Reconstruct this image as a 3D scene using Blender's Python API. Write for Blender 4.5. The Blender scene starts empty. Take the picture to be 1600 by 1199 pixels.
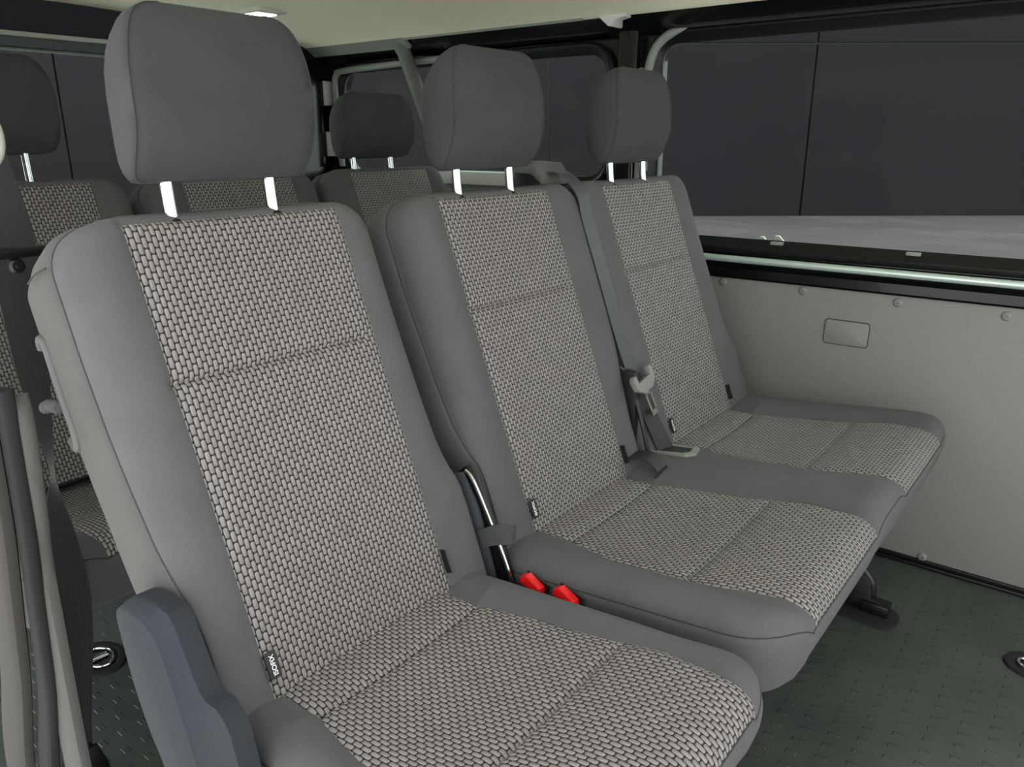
import bpy, bmesh, math, random
from mathutils import Vector as V, Matrix
random.seed(4)
SC = bpy.context.scene
COL = SC.collection

# ------------------------------------------------------------------ materials
def lin(c):
    c /= 255.0
    return c/12.92 if c <= .04045 else ((c+.055)/1.055)**2.4
def rgb(r, g, b): return (lin(r), lin(g), lin(b), 1)

class NT:
    def __init__(s, name):
        s.m = bpy.data.materials.new(name); s.m.use_nodes = True
        s.t = s.m.node_tree; s.t.nodes.clear()
        s.out = s.n('ShaderNodeOutputMaterial')
    def n(s, typ, **kw):
        nd = s.t.nodes.new(typ)
        for k, v in kw.items(): setattr(nd, k, v)
        return nd
    def l(s, a, b): s.t.links.new(a, b)
    def math(s, op, a, b=None, c=None):
        nd = s.n('ShaderNodeMath', operation=op)
        for i, x in enumerate((a, b, c)):
            if x is None: continue
            if isinstance(x, (int, float)): nd.inputs[i].default_value = x
            else: s.l(x, nd.inputs[i])
        return nd.outputs[0]
    def ramp(s, v, a, b, lo=0., hi=1., smooth=True):
        nd = s.n('ShaderNodeMapRange'); nd.interpolation_type = 'SMOOTHSTEP' if smooth else 'LINEAR'
        s.l(v, nd.inputs[0])
        for i, x in zip((1, 2, 3, 4), (a, b, lo, hi)): nd.inputs[i].default_value = x
        return nd.outputs[0]
    def mix(s, f, a, b):
        nd = s.n('ShaderNodeMix', data_type='RGBA')
        for i, x in ((0, f), (6, a), (7, b)):
            if isinstance(x, (int, float, tuple)): nd.inputs[i].default_value = x
            else: s.l(x, nd.inputs[i])
        return nd.outputs[2]
    def noise(s, scale, co=None, detail=2., rough=.5):
        nd = s.n('ShaderNodeTexNoise'); nd.inputs['Scale'].default_value = scale
        nd.inputs['Detail'].default_value = detail; nd.inputs['Roughness'].default_value = rough
        if co is not None: s.l(co, nd.inputs['Vector'])
        return nd.outputs[0]
    def obj(s): return s.n('ShaderNodeTexCoord').outputs['Object']
    def bsdf(s, col, rough=.6, metal=0., bump=None, bstr=.3, bdist=.001, sheen=0., spec=.5, coat=0.):
        b = s.n('ShaderNodeBsdfPrincipled')
        if isinstance(col, tuple): b.inputs['Base Color'].default_value = col
        else: s.l(col, b.inputs['Base Color'])
        if isinstance(rough, (int, float)): b.inputs['Roughness'].default_value = rough
        else: s.l(rough, b.inputs['Roughness'])
        b.inputs['Metallic'].default_value = metal
        b.inputs['Specular IOR Level'].default_value = spec
        b.inputs['Coat Weight'].default_value = coat
        if sheen: b.inputs['Sheen Weight'].default_value = sheen; b.inputs['Sheen Roughness'].default_value = .5
        if bump is not None:
            bp = s.n('ShaderNodeBump'); bp.inputs['Strength'].default_value = bstr; bp.inputs['Distance'].default_value = bdist
            s.l(bump, bp.inputs['Height']); s.l(bp.outputs[0], b.inputs['Normal'])
        s.l(b.outputs[0], s.out.inputs[0])
        return s.m

def simple(name, col, rough=.5, metal=0., grain=0., gs=900, spec=.5, coat=0.):
    t = NT(name)
    nz = t.noise(gs, t.obj())
    c = t.mix(t.ramp(nz, .3, .7), tuple(x*(1-grain) for x in col[:3])+(1,), tuple(min(1, x*(1+grain)) for x in col[:3])+(1,))
    return t.bsdf(c, rough, metal, nz if grain > 0 else None, .25, .0006, spec=spec, coat=coat)

def mat_fabric(name, col):
    t = NT(name)
    co = t.obj()
    w = t.n('ShaderNodeTexWave', wave_type='BANDS', bands_direction='DIAGONAL')
    w.inputs['Scale'].default_value = 260; w.inputs['Distortion'].default_value = 1.5
    t.l(co, w.inputs['Vector'])
    n1 = t.noise(1500, co, 2); n2 = t.noise(12, co, 3)
    h = t.math('ADD', t.math('MULTIPLY', w.outputs[1], .5), n1)
    k = t.math('MULTIPLY', t.ramp(n1, .2, .8, .86, 1.14), t.ramp(n2, .3, .7, .95, 1.05))
    vm = t.n('ShaderNodeVectorMath', operation='SCALE'); vm.inputs[0].default_value = col[:3]; t.l(k, vm.inputs['Scale'])
    return t.bsdf(vm.outputs[0], .88, 0, h, .25, .0006, sheen=.04, spec=.15)

def mat_weave(name, capc, gapc):
    t = NT(name)
    uv = t.n('ShaderNodeUVMap'); uv.uv_map = 'weave'
    sp = t.n('ShaderNodeSeparateXYZ'); t.l(uv.outputs[0], sp.inputs[0])
    CW, CH = 7.3, 15.6
    c = t.math('DIVIDE', t.math('MULTIPLY', sp.outputs[0], 1000.), CW)
    ci = t.math('FLOOR', c)
    px = t.math('MULTIPLY', t.math('ABSOLUTE', t.math('SUBTRACT', t.math('SUBTRACT', c, ci), .5)), CW)
    v = t.math('DIVIDE', t.math('MULTIPLY', sp.outputs[1], 1000.), CH)
    v = t.math('ADD', v, t.math('MULTIPLY', t.math('FLOORED_MODULO', ci, 2.), .5))
    vi = t.math('FLOOR', v)
    fy = t.math('SUBTRACT', t.math('SUBTRACT', v, vi), .5)
    py = t.math('MULTIPLY', t.math('ABSOLUTE', fy), CH)
    r = 2.8
    qx = t.math('MAXIMUM', t.math('SUBTRACT', px, CW/2-.52-r), 0.)
    qy = t.math('MAXIMUM', t.math('SUBTRACT', py, CH/2-.7-r), 0.)
    d = t.math('SUBTRACT', t.math('SQRT', t.math('ADD', t.math('POWER', qx, 2.), t.math('POWER', qy, 2.))), r)
    mask = t.ramp(d, .3, -.45)
    cb = t.n('ShaderNodeCombineXYZ'); t.l(ci, cb.inputs[0]); t.l(vi, cb.inputs[1])
    wn = t.n('ShaderNodeTexWhiteNoise', noise_dimensions='2D'); t.l(cb.outputs[0], wn.inputs['Vector'])
    thread = t.noise(2600, t.obj(), 1)
    k = t.math('MULTIPLY', t.ramp(wn.outputs[0], 0, 1, .92, 1.08, False), t.ramp(thread, .25, .75, .86, 1.14))
    k = t.math('MULTIPLY', k, t.ramp(fy, -.5, .5, .80, 1.14, False))      # highlight at each capsule's upper end, painted into the yarn colour
    vm = t.n('ShaderNodeVectorMath', operation='SCALE'); vm.inputs[0].default_value = capc[:3]; t.l(k, vm.inputs['Scale'])
    col = t.mix(mask, gapc, vm.outputs[0])
    h = t.math('POWER', t.ramp(d, .4, -2.6, 0, 1, False), .5)
    h = t.math('ADD', h, t.math('MULTIPLY', thread, .12))
    return t.bsdf(col, .8, 0, h, 1., .0022, sheen=0., spec=.25)

def mat_floor():
    t = NT('rubber floor covering')
    g = t.n('ShaderNodeNewGeometry'); sp = t.n('ShaderNodeSeparateXYZ'); t.l(g.outputs['Position'], sp.inputs[0])
    # small raised rectangles on a half-dropped grid
    gx = t.math('DIVIDE', sp.outputs[0], .052); gi = t.math('FLOOR', gx)
    fx = t.math('MULTIPLY', t.math('ABSOLUTE', t.math('SUBTRACT', t.math('SUBTRACT', gx, gi), .5)), 52.)
    gy = t.math('ADD', t.math('DIVIDE', sp.outputs[1], .040), t.math('MULTIPLY', t.math('FLOORED_MODULO', gi, 2.), .5))
    fy = t.math('MULTIPLY', t.math('ABSOLUTE', t.math('SUBTRACT', t.math('FRACT', gy), .5)), 40.)
    d = t.math('MAXIMUM', t.math('SUBTRACT', fx, 10.), t.math('SUBTRACT', fy, 6.))
    plate = t.ramp(d, .9, -.9)
    n = t.noise(420, g.outputs['Position'], 2)
    n2 = t.noise(5, g.outputs['Position'], 3)
    h = t.math('ADD', t.math('MULTIPLY', plate, 1.0), t.math('MULTIPLY', n, .35))
    c = t.mix(t.ramp(n2, .3, .7), rgb(60, 68, 62), rgb(71, 78, 71))
    return t.bsdf(c, t.ramp(n, .3, .7, .33, .47), 0, h, .8, .002, spec=.6)

def mat_ground():
    t = NT('grey hall floor')
    g = t.n('ShaderNodeNewGeometry')
    mp = t.n('ShaderNodeMapping'); mp.inputs['Rotation'].default_value[2] = math.radians(20); t.l(g.outputs['Position'], mp.inputs['Vector'])
    b = t.n('ShaderNodeTexBrick'); t.l(mp.outputs[0], b.inputs['Vector'])
    b.inputs['Scale'].default_value = .28; b.inputs['Mortar Size'].default_value = .004
    b.inputs['Color1'].default_value = rgb(74, 62, 71); b.inputs['Color2'].default_value = rgb(55, 46, 53)
    b.inputs['Mortar'].default_value = rgb(40, 33, 38)
    st = t.n('ShaderNodeMapping'); st.inputs['Scale'].default_value = (1, 6, 1); st.inputs['Rotation'].default_value[2] = math.radians(20)
    t.l(g.outputs['Position'], st.inputs['Vector'])
    n = t.noise(1.6, st.outputs[0], 7, .7)
    return t.bsdf(t.mix(t.ramp(n, .35, .7, 0, .75), b.outputs[0], rgb(44, 36, 42)), .75)

def mat_backdrop():
    t = NT('dark panelled hall wall')
    n = t.noise(.25, t.obj(), 2)
    return t.bsdf(t.mix(n, rgb(46, 41, 47), rgb(52, 46, 53)), .8, spec=.1)

def mat_glass():
    t = NT('tinted window glass')
    tr = t.n('ShaderNodeBsdfTransparent'); tr.inputs[0].default_value = (.80, .872, .825, 1)
    gl = t.n('ShaderNodeBsdfGlossy'); gl.inputs['Roughness'].default_value = .0
    fr = t.n('ShaderNodeFresnel'); fr.inputs['IOR'].default_value = 1.07
    mx = t.n('ShaderNodeMixShader'); t.l(fr.outputs[0], mx.inputs[0]); t.l(tr.outputs[0], mx.inputs[1]); t.l(gl.outputs[0], mx.inputs[2])
    t.l(mx.outputs[0], t.out.inputs[0])
    return t.m

def mat_lamp():
    t = NT('lit lamp lens')
    e = t.n('ShaderNodeEmission'); e.inputs[0].default_value = (1, .98, .95, 1); e.inputs[1].default_value = 6
    t.l(e.outputs[0], t.out.inputs[0]); return t.m

def mat_web(name, col):
    t = NT(name)
    uv = t.n('ShaderNodeUVMap'); uv.uv_map = 'weave'
    sp = t.n('ShaderNodeSeparateXYZ'); t.l(uv.outputs[0], sp.inputs[0])
    a = t.math('SINE', t.math('MULTIPLY', sp.outputs[1], 2200.))
    b = t.math('SINE', t.math('MULTIPLY', sp.outputs[0], 700.))
    h = t.math('ADD', t.math('MULTIPLY', a, .5), t.math('MULTIPLY', b, .4))
    k = t.ramp(h, -1, 1, .88, 1.12, False)
    vm = t.n('ShaderNodeVectorMath', operation='SCALE'); vm.inputs[0].default_value = col[:3]; t.l(k, vm.inputs['Scale'])
    return t.bsdf(vm.outputs[0], .5, 0, h, .3, .0005, spec=.5)

FAB = mat_fabric('charcoal seat fabric', rgb(90, 89, 91))
FABH = mat_fabric('dark headrest fabric', rgb(66, 67, 69))
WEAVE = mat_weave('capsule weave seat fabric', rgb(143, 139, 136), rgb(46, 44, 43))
SEAM = simple('dark seam thread', rgb(54, 54, 55), .9)
CHROME = simple('chrome', rgb(225, 228, 226), .12, 1.)
BLACKPL = simple('black plastic', rgb(28, 29, 30), .4, grain=.1)
GREYPL = simple('warm grey plastic', rgb(84, 85, 84), .55, grain=.05)
BLUEPL = simple('blue grey grained plastic', rgb(48, 52, 57), .75, grain=.08, gs=700, spec=.12)
STRUTPL = simple('slate grey plastic', rgb(66, 72, 78), .5, grain=.06)
FRAMEPL = simple('black window frame', rgb(17, 21, 19), .4, spec=.3)
SILL = simple('black sill paint', rgb(11, 13, 13), .22, spec=.35, coat=.15)
SIDEFAB = mat_fabric('pale side fabric', rgb(87, 86, 85))
PAINT = simple('black gloss paint', rgb(12, 16, 14), .2, coat=.3)
METAL = simple('black steel', rgb(16, 17, 17), .35)
PANEL = simple('grey board', rgb(132, 131, 127), .75, grain=.04, gs=500)
PANELCAP = simple('grey moulded cap', rgb(128, 127, 124), .6, grain=.04, gs=500)
CEIL = simple('beige headliner', rgb(236, 236, 212), .9, grain=.04, gs=400)
CEILTRIM = simple('pale trim plastic', rgb(200, 202, 196), .6)
GREYTRIM = simple('grey green trim', rgb(128, 134, 128), .55)
DARKTRIM = simple('dark slate lining', rgb(46, 50, 58), .7)
RED = simple('red plastic', rgb(226, 22, 26), .35)
BELT = mat_web('black belt webbing', rgb(46, 45, 45))
BELTG = mat_web('grey belt webbing', rgb(72, 74, 75))
RUBBER = simple('ribbed black rubber', rgb(42, 42, 42), .8, spec=.15)
BODY = simple('pale body metal', rgb(64, 62, 60), .75, spec=.15)
TRIMPL = simple('grey pillar plastic', rgb(84, 84, 82), .8, grain=.05, spec=.15)
LAMP = mat_lamp(); GLASS = mat_glass(); FLOOR = mat_floor(); GROUND = mat_ground(); BACK = mat_backdrop()
WHITE = simple('white print', rgb(235, 235, 235), .6)

# ------------------------------------------------------------------ object helpers
ORG = {}
def org(o): return ORG.get(o.name, V((0, 0, 0))) if o else V((0, 0, 0))
def thing(name, loc, label, cat, group=None, kind=None):
    o = bpy.data.objects.new(name, None); COL.objects.link(o); o.location = loc
    o.empty_display_size = .05
    ORG[o.name] = V(loc); tag(o, label, cat, group, kind); return o
def tag(o, label=None, cat=None, group=None, kind=None):
    if label: o['label'] = label
    if cat: o['category'] = cat
    if group: o['group'] = group
    if kind: o['kind'] = kind
    return o
def obj(name, bm, mat, parent=None, smooth=True, label=None, normals=True):
    """link a bmesh (in world coordinates) as one object; its origin is the parent's, or the middle of its foot"""
    if normals: bmesh.ops.recalc_face_normals(bm, faces=bm.faces)
    me = bpy.data.meshes.new(name)
    if parent is None:
        xs = [v.co for v in bm.verts]
        o0 = V((sum(v.x for v in xs)/len(xs), sum(v.y for v in xs)/len(xs), min(v.z for v in xs)))
    else: o0 = org(parent)
    bmesh.ops.translate(bm, vec=-o0, verts=bm.verts)
    bm.to_mesh(me); bm.free()
    if smooth:
        me.polygons.foreach_set('use_smooth', [True]*len(me.polygons))
        me.set_sharp_from_angle(angle=math.radians(40 if smooth is True else smooth))
    me.materials.append(mat)
    o = bpy.data.objects.new(name, me); COL.objects.link(o)
    if parent is not None: o.parent = parent
    else: o.location = o0
    ORG[o.name] = o0
    if label: o['label'] = label
    return o
def struct(name, bm, mat, smooth=True, label=None, cat=None, parent=None):
    o = obj(name, bm, mat, parent, smooth)
    if parent is None: tag(o, label, cat, kind='structure')
    return o

def box(bm, lo, hi, bev=0., seg=2, mtx=None):
    c = [(a+b)/2 for a, b in zip(lo, hi)]; s = [abs(b-a) for a, b in zip(lo, hi)]
    g = bmesh.ops.create_cube(bm, size=1)
    vs = g['verts']
    for v in vs: v.co = V((v.co.x*s[0]+c[0], v.co.y*s[1]+c[1], v.co.z*s[2]+c[2]))
    if mtx is not None: bmesh.ops.transform(bm, matrix=mtx, verts=vs)
    if bev:
        es = list({e for v in vs for e in v.link_edges})
        bmesh.ops.bevel(bm, geom=es, offset=bev, segments=seg, affect='EDGES', profile=.5)
def BX(lo, hi, bev=0., seg=2, mtx=None):
    bm = bmesh.new(); box(bm, lo, hi, bev, seg, mtx); return bm
def prism(bm, pts, a, b, axis=1, bev=0., seg=2):
    """polygon pts in the plane normal to axis, extruded from a to b"""
    def P(p, t):
        q = list(p); q.insert(axis, t); return V(q)
    A = [bm.verts.new(P(p, a)) for p in pts]; B = [bm.verts.new(P(p, b)) for p in pts]
    n = len(pts)
    fs = [bm.faces.new(A), bm.faces.new(B[::-1])]
    for i in range(n): fs.append(bm.faces.new((A[i], B[i], B[(i+1) % n], A[(i+1) % n])))
    bmesh.ops.recalc_face_normals(bm, faces=fs)
    if bev:
        es = [e for f in fs[:2] for e in f.edges]
        bmesh.ops.bevel(bm, geom=list(set(es)), offset=bev, segments=seg, affect='EDGES', profile=.5)
def catmull(pts, n=8):
    pts = [V(p) for p in pts]; out = []
    for i in range(len(pts)-1):
        p0 = pts[max(i-1, 0)]; p1 = pts[i]; p2 = pts[i+1]; p3 = pts[min(i+2, len(pts)-1)]
        for k in range(n):
            t = k/n
            out.append(.5*((2*p1)+(-p0+p2)*t+(2*p0-5*p1+4*p2-p3)*t*t+(-p0+3*p1-3*p2+p3)*t**3))
    out.append(pts[-1]); return out
def tube(bm, path, r, seg=8, closed=False, cap=True):
    path = [V(p) for p in path]; n = len(path); rings = []
    prev = None
    for i, p in enumerate(path):
        if closed: t = path[(i+1) % n]-path[i-1]
        else: t = path[min(i+1, n-1)]-path[max(i-1, 0)]
        if t.length < 1e-9: t = V((0, 0, 1))
        t.normalize()
        a = prev if prev is not None else (V((0, 0, 1)) if abs(t.z) < .9 else V((1, 0, 0)))
        a = (a-t*a.dot(t)).normalized(); prev = a; b = t.cross(a)
        rr = r[i] if isinstance(r, (list, tuple)) else r
        rings.append([bm.verts.new(p+a*rr*math.cos(2*math.pi*k/seg)+b*rr*math.sin(2*math.pi*k/seg)) for k in range(seg)])
    for i in range(n if closed else n-1):
        A, B = rings[i], rings[(i+1) % n]
        for k in range(seg): bm.faces.new((A[k], A[(k+1) % seg], B[(k+1) % seg], B[k]))
    if cap and not closed: bm.faces.new(rings[0][::-1]); bm.faces.new(rings[-1])
def TB(path, r, seg=8, closed=False):
    bm = bmesh.new(); tube(bm, path, r, seg, closed); return bm
def ribbon(bm, L, R, th=.0015, cols=4):
    """a strap between two edge curves, with real thickness"""
    L = [V(p) for p in L]; R = [V(p) for p in R]; n = len(L)
    uv = bm.loops.layers.uv.get('weave') or bm.loops.layers.uv.new('weave')
    F, Bk = [], []; s = 0.
    ss = []
    for i in range(n):
        if i: s += ((L[i]+R[i])/2-(L[i-1]+R[i-1])/2).length
        ss.append(s)
        t = ((L[min(i+1, n-1)]+R[min(i+1, n-1)])-(L[max(i-1, 0)]+R[max(i-1, 0)])).normalized()
        w = (R[i]-L[i]); nn = t.cross(w).normalized()*th/2
        F.append([bm.verts.new(L[i].lerp(R[i], k/cols)+nn) for k in range(cols+1)])
        Bk.append([bm.verts.new(L[i].lerp(R[i], k/cols)-nn) for k in range(cols+1)])
    W = .048
    def q(vs, uvs):
        f = bm.faces.new(vs)
        for lp, u in zip(f.loops, uvs): lp[uv].uv = u
    for i in range(n-1):
        for k in range(cols):
            u0, u1 = W*k/cols, W*(k+1)/cols
            U = [(u0, ss[i]), (u1, ss[i]), (u1, ss[i+1]), (u0, ss[i+1])]
            q((F[i][k], F[i][k+1], F[i+1][k+1], F[i+1][k]), U)
            q((Bk[i][k], Bk[i+1][k], Bk[i+1][k+1], Bk[i][k+1]), [U[0], U[3], U[2], U[1]])
        for k in (0, cols):
            q((F[i][k], F[i+1][k], Bk[i+1][k], Bk[i][k]), [(0, ss[i]), (0, ss[i+1]), (0, ss[i+1]), (0, ss[i])])
    for i in (0, n-1):
        for k in range(cols): q((F[i][k], Bk[i][k], Bk[i][k+1], F[i][k+1]), [(0, 0)]*4)
def interp(x, xs, ys):
    if x <= xs[0]: return ys[0]
    for i in range(1, len(xs)):
        if x <= xs[i]:
            t = (x-xs[i-1])/(xs[i]-xs[i-1]); return ys[i-1]+(ys[i]-ys[i-1])*t
    return ys[-1]
def lathe(bm, c, axis, prof, seg=20):
    c = V(c); axis = V(axis).normalized()
    a = (V((0, 0, 1)) if abs(axis.z) < .9 else V((1, 0, 0))); a = (a-axis*a.dot(axis)).normalized(); b = axis.cross(a)
    rings = [[bm.verts.new(c+axis*h+(a*math.cos(2*math.pi*k/seg)+b*math.sin(2*math.pi*k/seg))*max(r, 1e-5)) for k in range(seg)] for r, h in prof]
    for A, B in zip(rings, rings[1:]):
        for k in range(seg): bm.faces.new((A[k], A[(k+1) % seg], B[(k+1) % seg], B[k]))
    bm.faces.new(rings[0][::-1]); bm.faces.new(rings[-1])

def rrect(x0, x1, z0, z1, r, n=6):
    out = []
    for cx, cz, a0 in ((x1-r, z1-r, 0), (x0+r, z1-r, 90), (x0+r, z0+r, 180), (x1-r, z0+r, 270)):
        for k in range(n+1):
            a = math.radians(a0+90*k/n); out.append((cx+r*math.cos(a), cz+r*math.sin(a)))
    return out

# ------------------------------------------------------------------ upholstered pads
def pad(name, parent, O, Lv, N, L, wl, wr, pats, nfn, thick, hs, rs, ht, rt, rc, stitches, skirt, lean=0., hsl=None, hsr=None,
        side_mat=None, shell_mat=None, insert='woven_insert', Av=(0, 1, 0), top_plain=0.):
    """height field over a rounded outline (plain fabric), woven inserts as children, side walls and back.
    wl, wr, hs: functions of l.  pats: list of (left(l), right(l))."""
    O, Lv, N, A = V(O), V(Lv).normalized(), V(N).normalized(), V(Av)
    shell_mat = shell_mat or FAB
    ls = set(round(i*L/34, 5) for i in range(35))
    for k in range(1, 13): ls.add(round(L-rt*1.1*(1-math.cos(k/13*math.pi/2)), 5))
    for k in range(1, 9): ls.add(round(L-rc*(1-math.sin(k/9*math.pi/2)), 5))
    if top_plain: ls.add(round(L-top_plain, 5)); ls.add(round(L-top_plain-.002, 5)); ls.add(round(L-top_plain+.002, 5))
    for s in stitches:
        for d in (-.02, -.012, -.007, -.004, -.002, 0, .002, .004, .007, .012, .02): ls.add(round(s+d, 5))
    ls = sorted(x for x in ls if 0 <= x <= L)
    ls = [x for i, x in enumerate(ls) if i == 0 or x-ls[i-1] > .0006 or x == L]
    nseg = 2*len(pats)+1
    def eff(w, l):
        if l > L-rc: return w-(rc-math.sqrt(max(0, rc*rc-(l-(L-rc))**2)))
        return w
    rows = []; info = None
    for l in ls:
        a, b = -eff(wl(l), l), eff(wr(l), l)
        bp = [a]
        for p in pats: bp += [p[0](l), p[1](l)]
        bp.append(b)
        row = []; inf = []
        for s in range(nseg):
            n = 22 if s % 2 else 14
            if s % 2 == 0 and 0 < s < nseg-1: n = 12
            for k in range(n):
                t = k/n
                if s == 0: t = 1-math.cos(t*math.pi/2)
                elif s == nseg-1: t = math.sin(t*math.pi/2)
                row.append(bp[s]+(bp[s+1]-bp[s])*t); inf.append(s)
        row.append(bp[-1]); inf.append(nseg-1)
        rows.append((l, row, a, b, bp)); info = inf
    nc = len(info)
    def height(l, y, a, b, s, bp):
        sd = min(y-a, b-y); td = L-l
        fa = max(0., 1-sd/rs); fb = max(0., 1-td/rt)
        fa = 1-math.sqrt(max(0, 1-fa*fa)); fb = 1-math.sqrt(max(0, 1-fb*fb))
        hh = (hsl if y-a < b-y else hsr) or hs
        drop = ((hh(l)*fa)**3+(ht*fb)**3)**(1/3)
        g = 0.
        for k in range(1, nseg):
            g += .0032*math.exp(-((y-bp[k])/.003)**2)
        if s % 2:
            if top_plain: g += .003*math.exp(-((l-L+top_plain)/.003)**2)
            for st in stitches: g += .0045*math.exp(-((l-st)/.0035)**2)+.003*math.exp(-((l-st)/.011)**2)
        return nfn(l, y, s, bp)-drop-g
    P = []
    for l, row, a, b, bp in rows:
        P.append([(y, l, height(l, y, a, b, info[j] if row[j] != bp[info[j]] or info[j] % 2 else info[j], bp)) for j, y in enumerate(row)])
    W = lambda q: O+A*q[0]+Lv*q[1]+N*q[2]
    nr = len(P); ri = max(i for i in range(nr) if rows[i][0] <= L-top_plain+1e-6)
    sh = bmesh.new()
    sv = [[sh.verts.new(W(q)) for q in r] for r in P]
    for i in range(nr-1):
        for j in range(nc-1):
            if info[j] % 2 == 0 or i >= ri: sh.faces.new((sv[i][j], sv[i][j+1], sv[i+1][j+1], sv[i+1][j]))
    # rim loop (closed) and side walls
    rim = [(i, 0) for i in range(nr)]+[(nr-1, j) for j in range(1, nc)]+[(i, nc-1) for i in range(nr-2, -1, -1)]+[(0, j) for j in range(nc-2, 0, -1)]
    n = len(rim)
    pts2 = [(P[i][j][0], P[i][j][1]) for i, j in rim]
    nor = []
    for k in range(n):
        x0, y0 = pts2[k-1]; x1, y1 = pts2[(k+1) % n]
        tx, ty = x1-x0, y1-y0; d = math.hypot(tx, ty) or 1
        nor.append((-ty/d, tx/d))
    sk = sh if side_mat is None else bmesh.new()
    prev = [sv[i][j] for i, j in rim] if side_mat is None else [sk.verts.new(W(P[i][j])) for i, j in rim]
    for t, off in skirt:
        cur = []
        for k, (i, j) in enumerate(rim):
            y, l, h = P[i][j]
            edge = max(0., (l-(L-rc*1.5))/(rc*1.5))
            nn = h+(-thick-h)*t
            cur.append(sk.verts.new(W((y+nor[k][0]*off, l+nor[k][1]*off-lean*edge*t*t, nn))))
        for k in range(n):
            sk.faces.new((prev[k], prev[(k+1) % n], cur[(k+1) % n], cur[k]))
        prev = cur
    # back face: bridge left column to right column
    m = {rim[k]: prev[k] for k in range(n)}
    for i in range(nr-1): 
        if i+1 < nr-1 and i > 0: sk.faces.new((m[(i, 0)], m[(i, nc-1)], m[(i+1, nc-1)], m[(i+1, 0)]))
    sk.faces.new([m[(0, j)] for j in range(nc)]+[m[(1, nc-1)], m[(1, 0)]])
    sk.faces.new([m[(nr-1, j)] for j in range(nc)][::-1]+[m[(nr-2, 0)], m[(nr-2, nc-1)]])
    o = obj(name, sh, shell_mat, parent, 60)
    if side_mat is not None: obj('side_panel', sk, side_mat, o, 60)
    # inserts
    for q in range(len(pats)):
        js = [j for j in range(nc-1) if info[j] == 2*q+1]
        j0, j1 = js[0], js[-1]+1
        bm = bmesh.new(); uv = bm.loops.layers.uv.new('weave')
        vv = [[bm.verts.new(W(P[i][j])) for j in range(j0, j1+1)] for i in range(ri+1)]
        arc = [0.]
        for i in range(1, nr):
            jm = (j0+j1)//2
            arc.append(arc[-1]+(W(P[i][jm])-W(P[i-1][jm])).length)
        jm = (j0+j1)//2
        for i in range(ri):
            for j in range(j1-j0):
                f = bm.faces.new((vv[i][j], vv[i][j+1], vv[i+1][j+1], vv[i+1][j]))
                for lp, (a, b) in zip(f.loops, ((i, j), (i, j+1), (i+1, j+1), (i+1, j))):
                    lp[uv].uv = (P[a][j0+b][0]+3., arc[a])
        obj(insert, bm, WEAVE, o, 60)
    # seam along the rim (outer edge), sitting in the join
    path = [W(P[i][j]) for i, j in rim[:2*nr+nc-2]]
    path = [p for k, p in enumerate(path) if k == 0 or (p-path[k-1]).length > .0005]
    obj('seam', TB(path, .0013, 6), SEAM, o)
    return o, P, W

BN = V((.936, 0, .352)); BL = V((-.352, 0, .936))
def backrest(parent, xo, yc, wl, wr, zo=0., plw=.17, prw=.17, side=None, wbl=None, wbr=None, hsl=None, hsr=None):
    O = V((-.762+xo, yc, .44+zo)); L = .668
    hs = lambda l: interp(l, (0, .13, .17, .205, .25, .33, .5, .66), (.010, .008, .010, .030, .046, .056, .068, .068))
    def nfn(l, y, s, bp):
        if s % 2:
            c = (bp[s]+bp[s+1])/2; h = (bp[s+1]-bp[s])/2
            return -.004+.004*((y-c)/h)**2
        d = min(abs(y-b) for b in bp[1:-1])
        return .010*(1-math.exp(-(d/.03)**2))
    skirt = [(.02, .0025), (.06, .005), (.2, .008), (.45, .008), (.7, .004), (.85, -.004), (.93, -.013), (.98, -.025), (1, -.04)]
    fl = lambda l: wl+interp(l, (0, .12, .2, .4), (wbl or 0, wbl or 0, (wbl or 0)*.6, 0))
    fr = lambda l: wr+interp(l, (0, .12, .2, .4), (wbr or 0, wbr or 0, (wbr or 0)*.6, 0))
    return pad('backrest', parent, O, BL, BN, L, fl, fr,
        [(lambda l: -plw, lambda l: prw)], nfn, .185, hs, .075, .022, .032, .06, [.444], skirt, lean=.05, side_mat=side, hsl=hsl, hsr=hsr, top_plain=.014)

def phw(l): return interp(l, (0, .185, .2, .215, .3, .44, .452, .5, .643), (.163, .158, .152, .160, .178, .183, .186, .193, .172))
def cushion(parent, xo, cs, y0, y1, zo=0., rc=.07):
    yc = (y0+y1)/2; L = .643
    pats = [((lambda c: (lambda l: c-yc-phw(l)))(c), (lambda c: (lambda l: c-yc+phw(l)))(c)) for c in cs]
    def nfn(l, y, s, bp):
        dip = -.014*math.exp(-((l-.33)/.14)**2)-.004
        if s % 2:
            c = (bp[s]+bp[s+1])/2; h = (bp[s+1]-bp[s])/2; t = (y-c)/h
            seg = .006 if l < .2 else (0. if l < .442 else .006)
            return dip*(1-.45*t*t)+seg*math.sin(math.pi*min(1, max(0, (l/.2 if l < .2 else (l-.442)/.2))))
        d = min(abs(y-b) for b in bp[1:-1])
        return dip*.55*math.exp(-(d/.02)**2)+.012*(1-math.exp(-(d/.035)**2))
    skirt = [(.03, .002), (.1, .003), (.3, -.004), (.55, -.014), (.8, -.028), (.93, -.042), (1, -.06)]
    hs = lambda l: .034
    return pad('cushion', parent, (-.90+xo, yc, .44+zo), (.995, 0, .0995), (-.0995, 0, .995), L, lambda l: yc-y0, lambda l: y1-yc,
        pats, nfn, .148, hs, .055, .034, .05, rc, [.2, .442], skirt)

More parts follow.
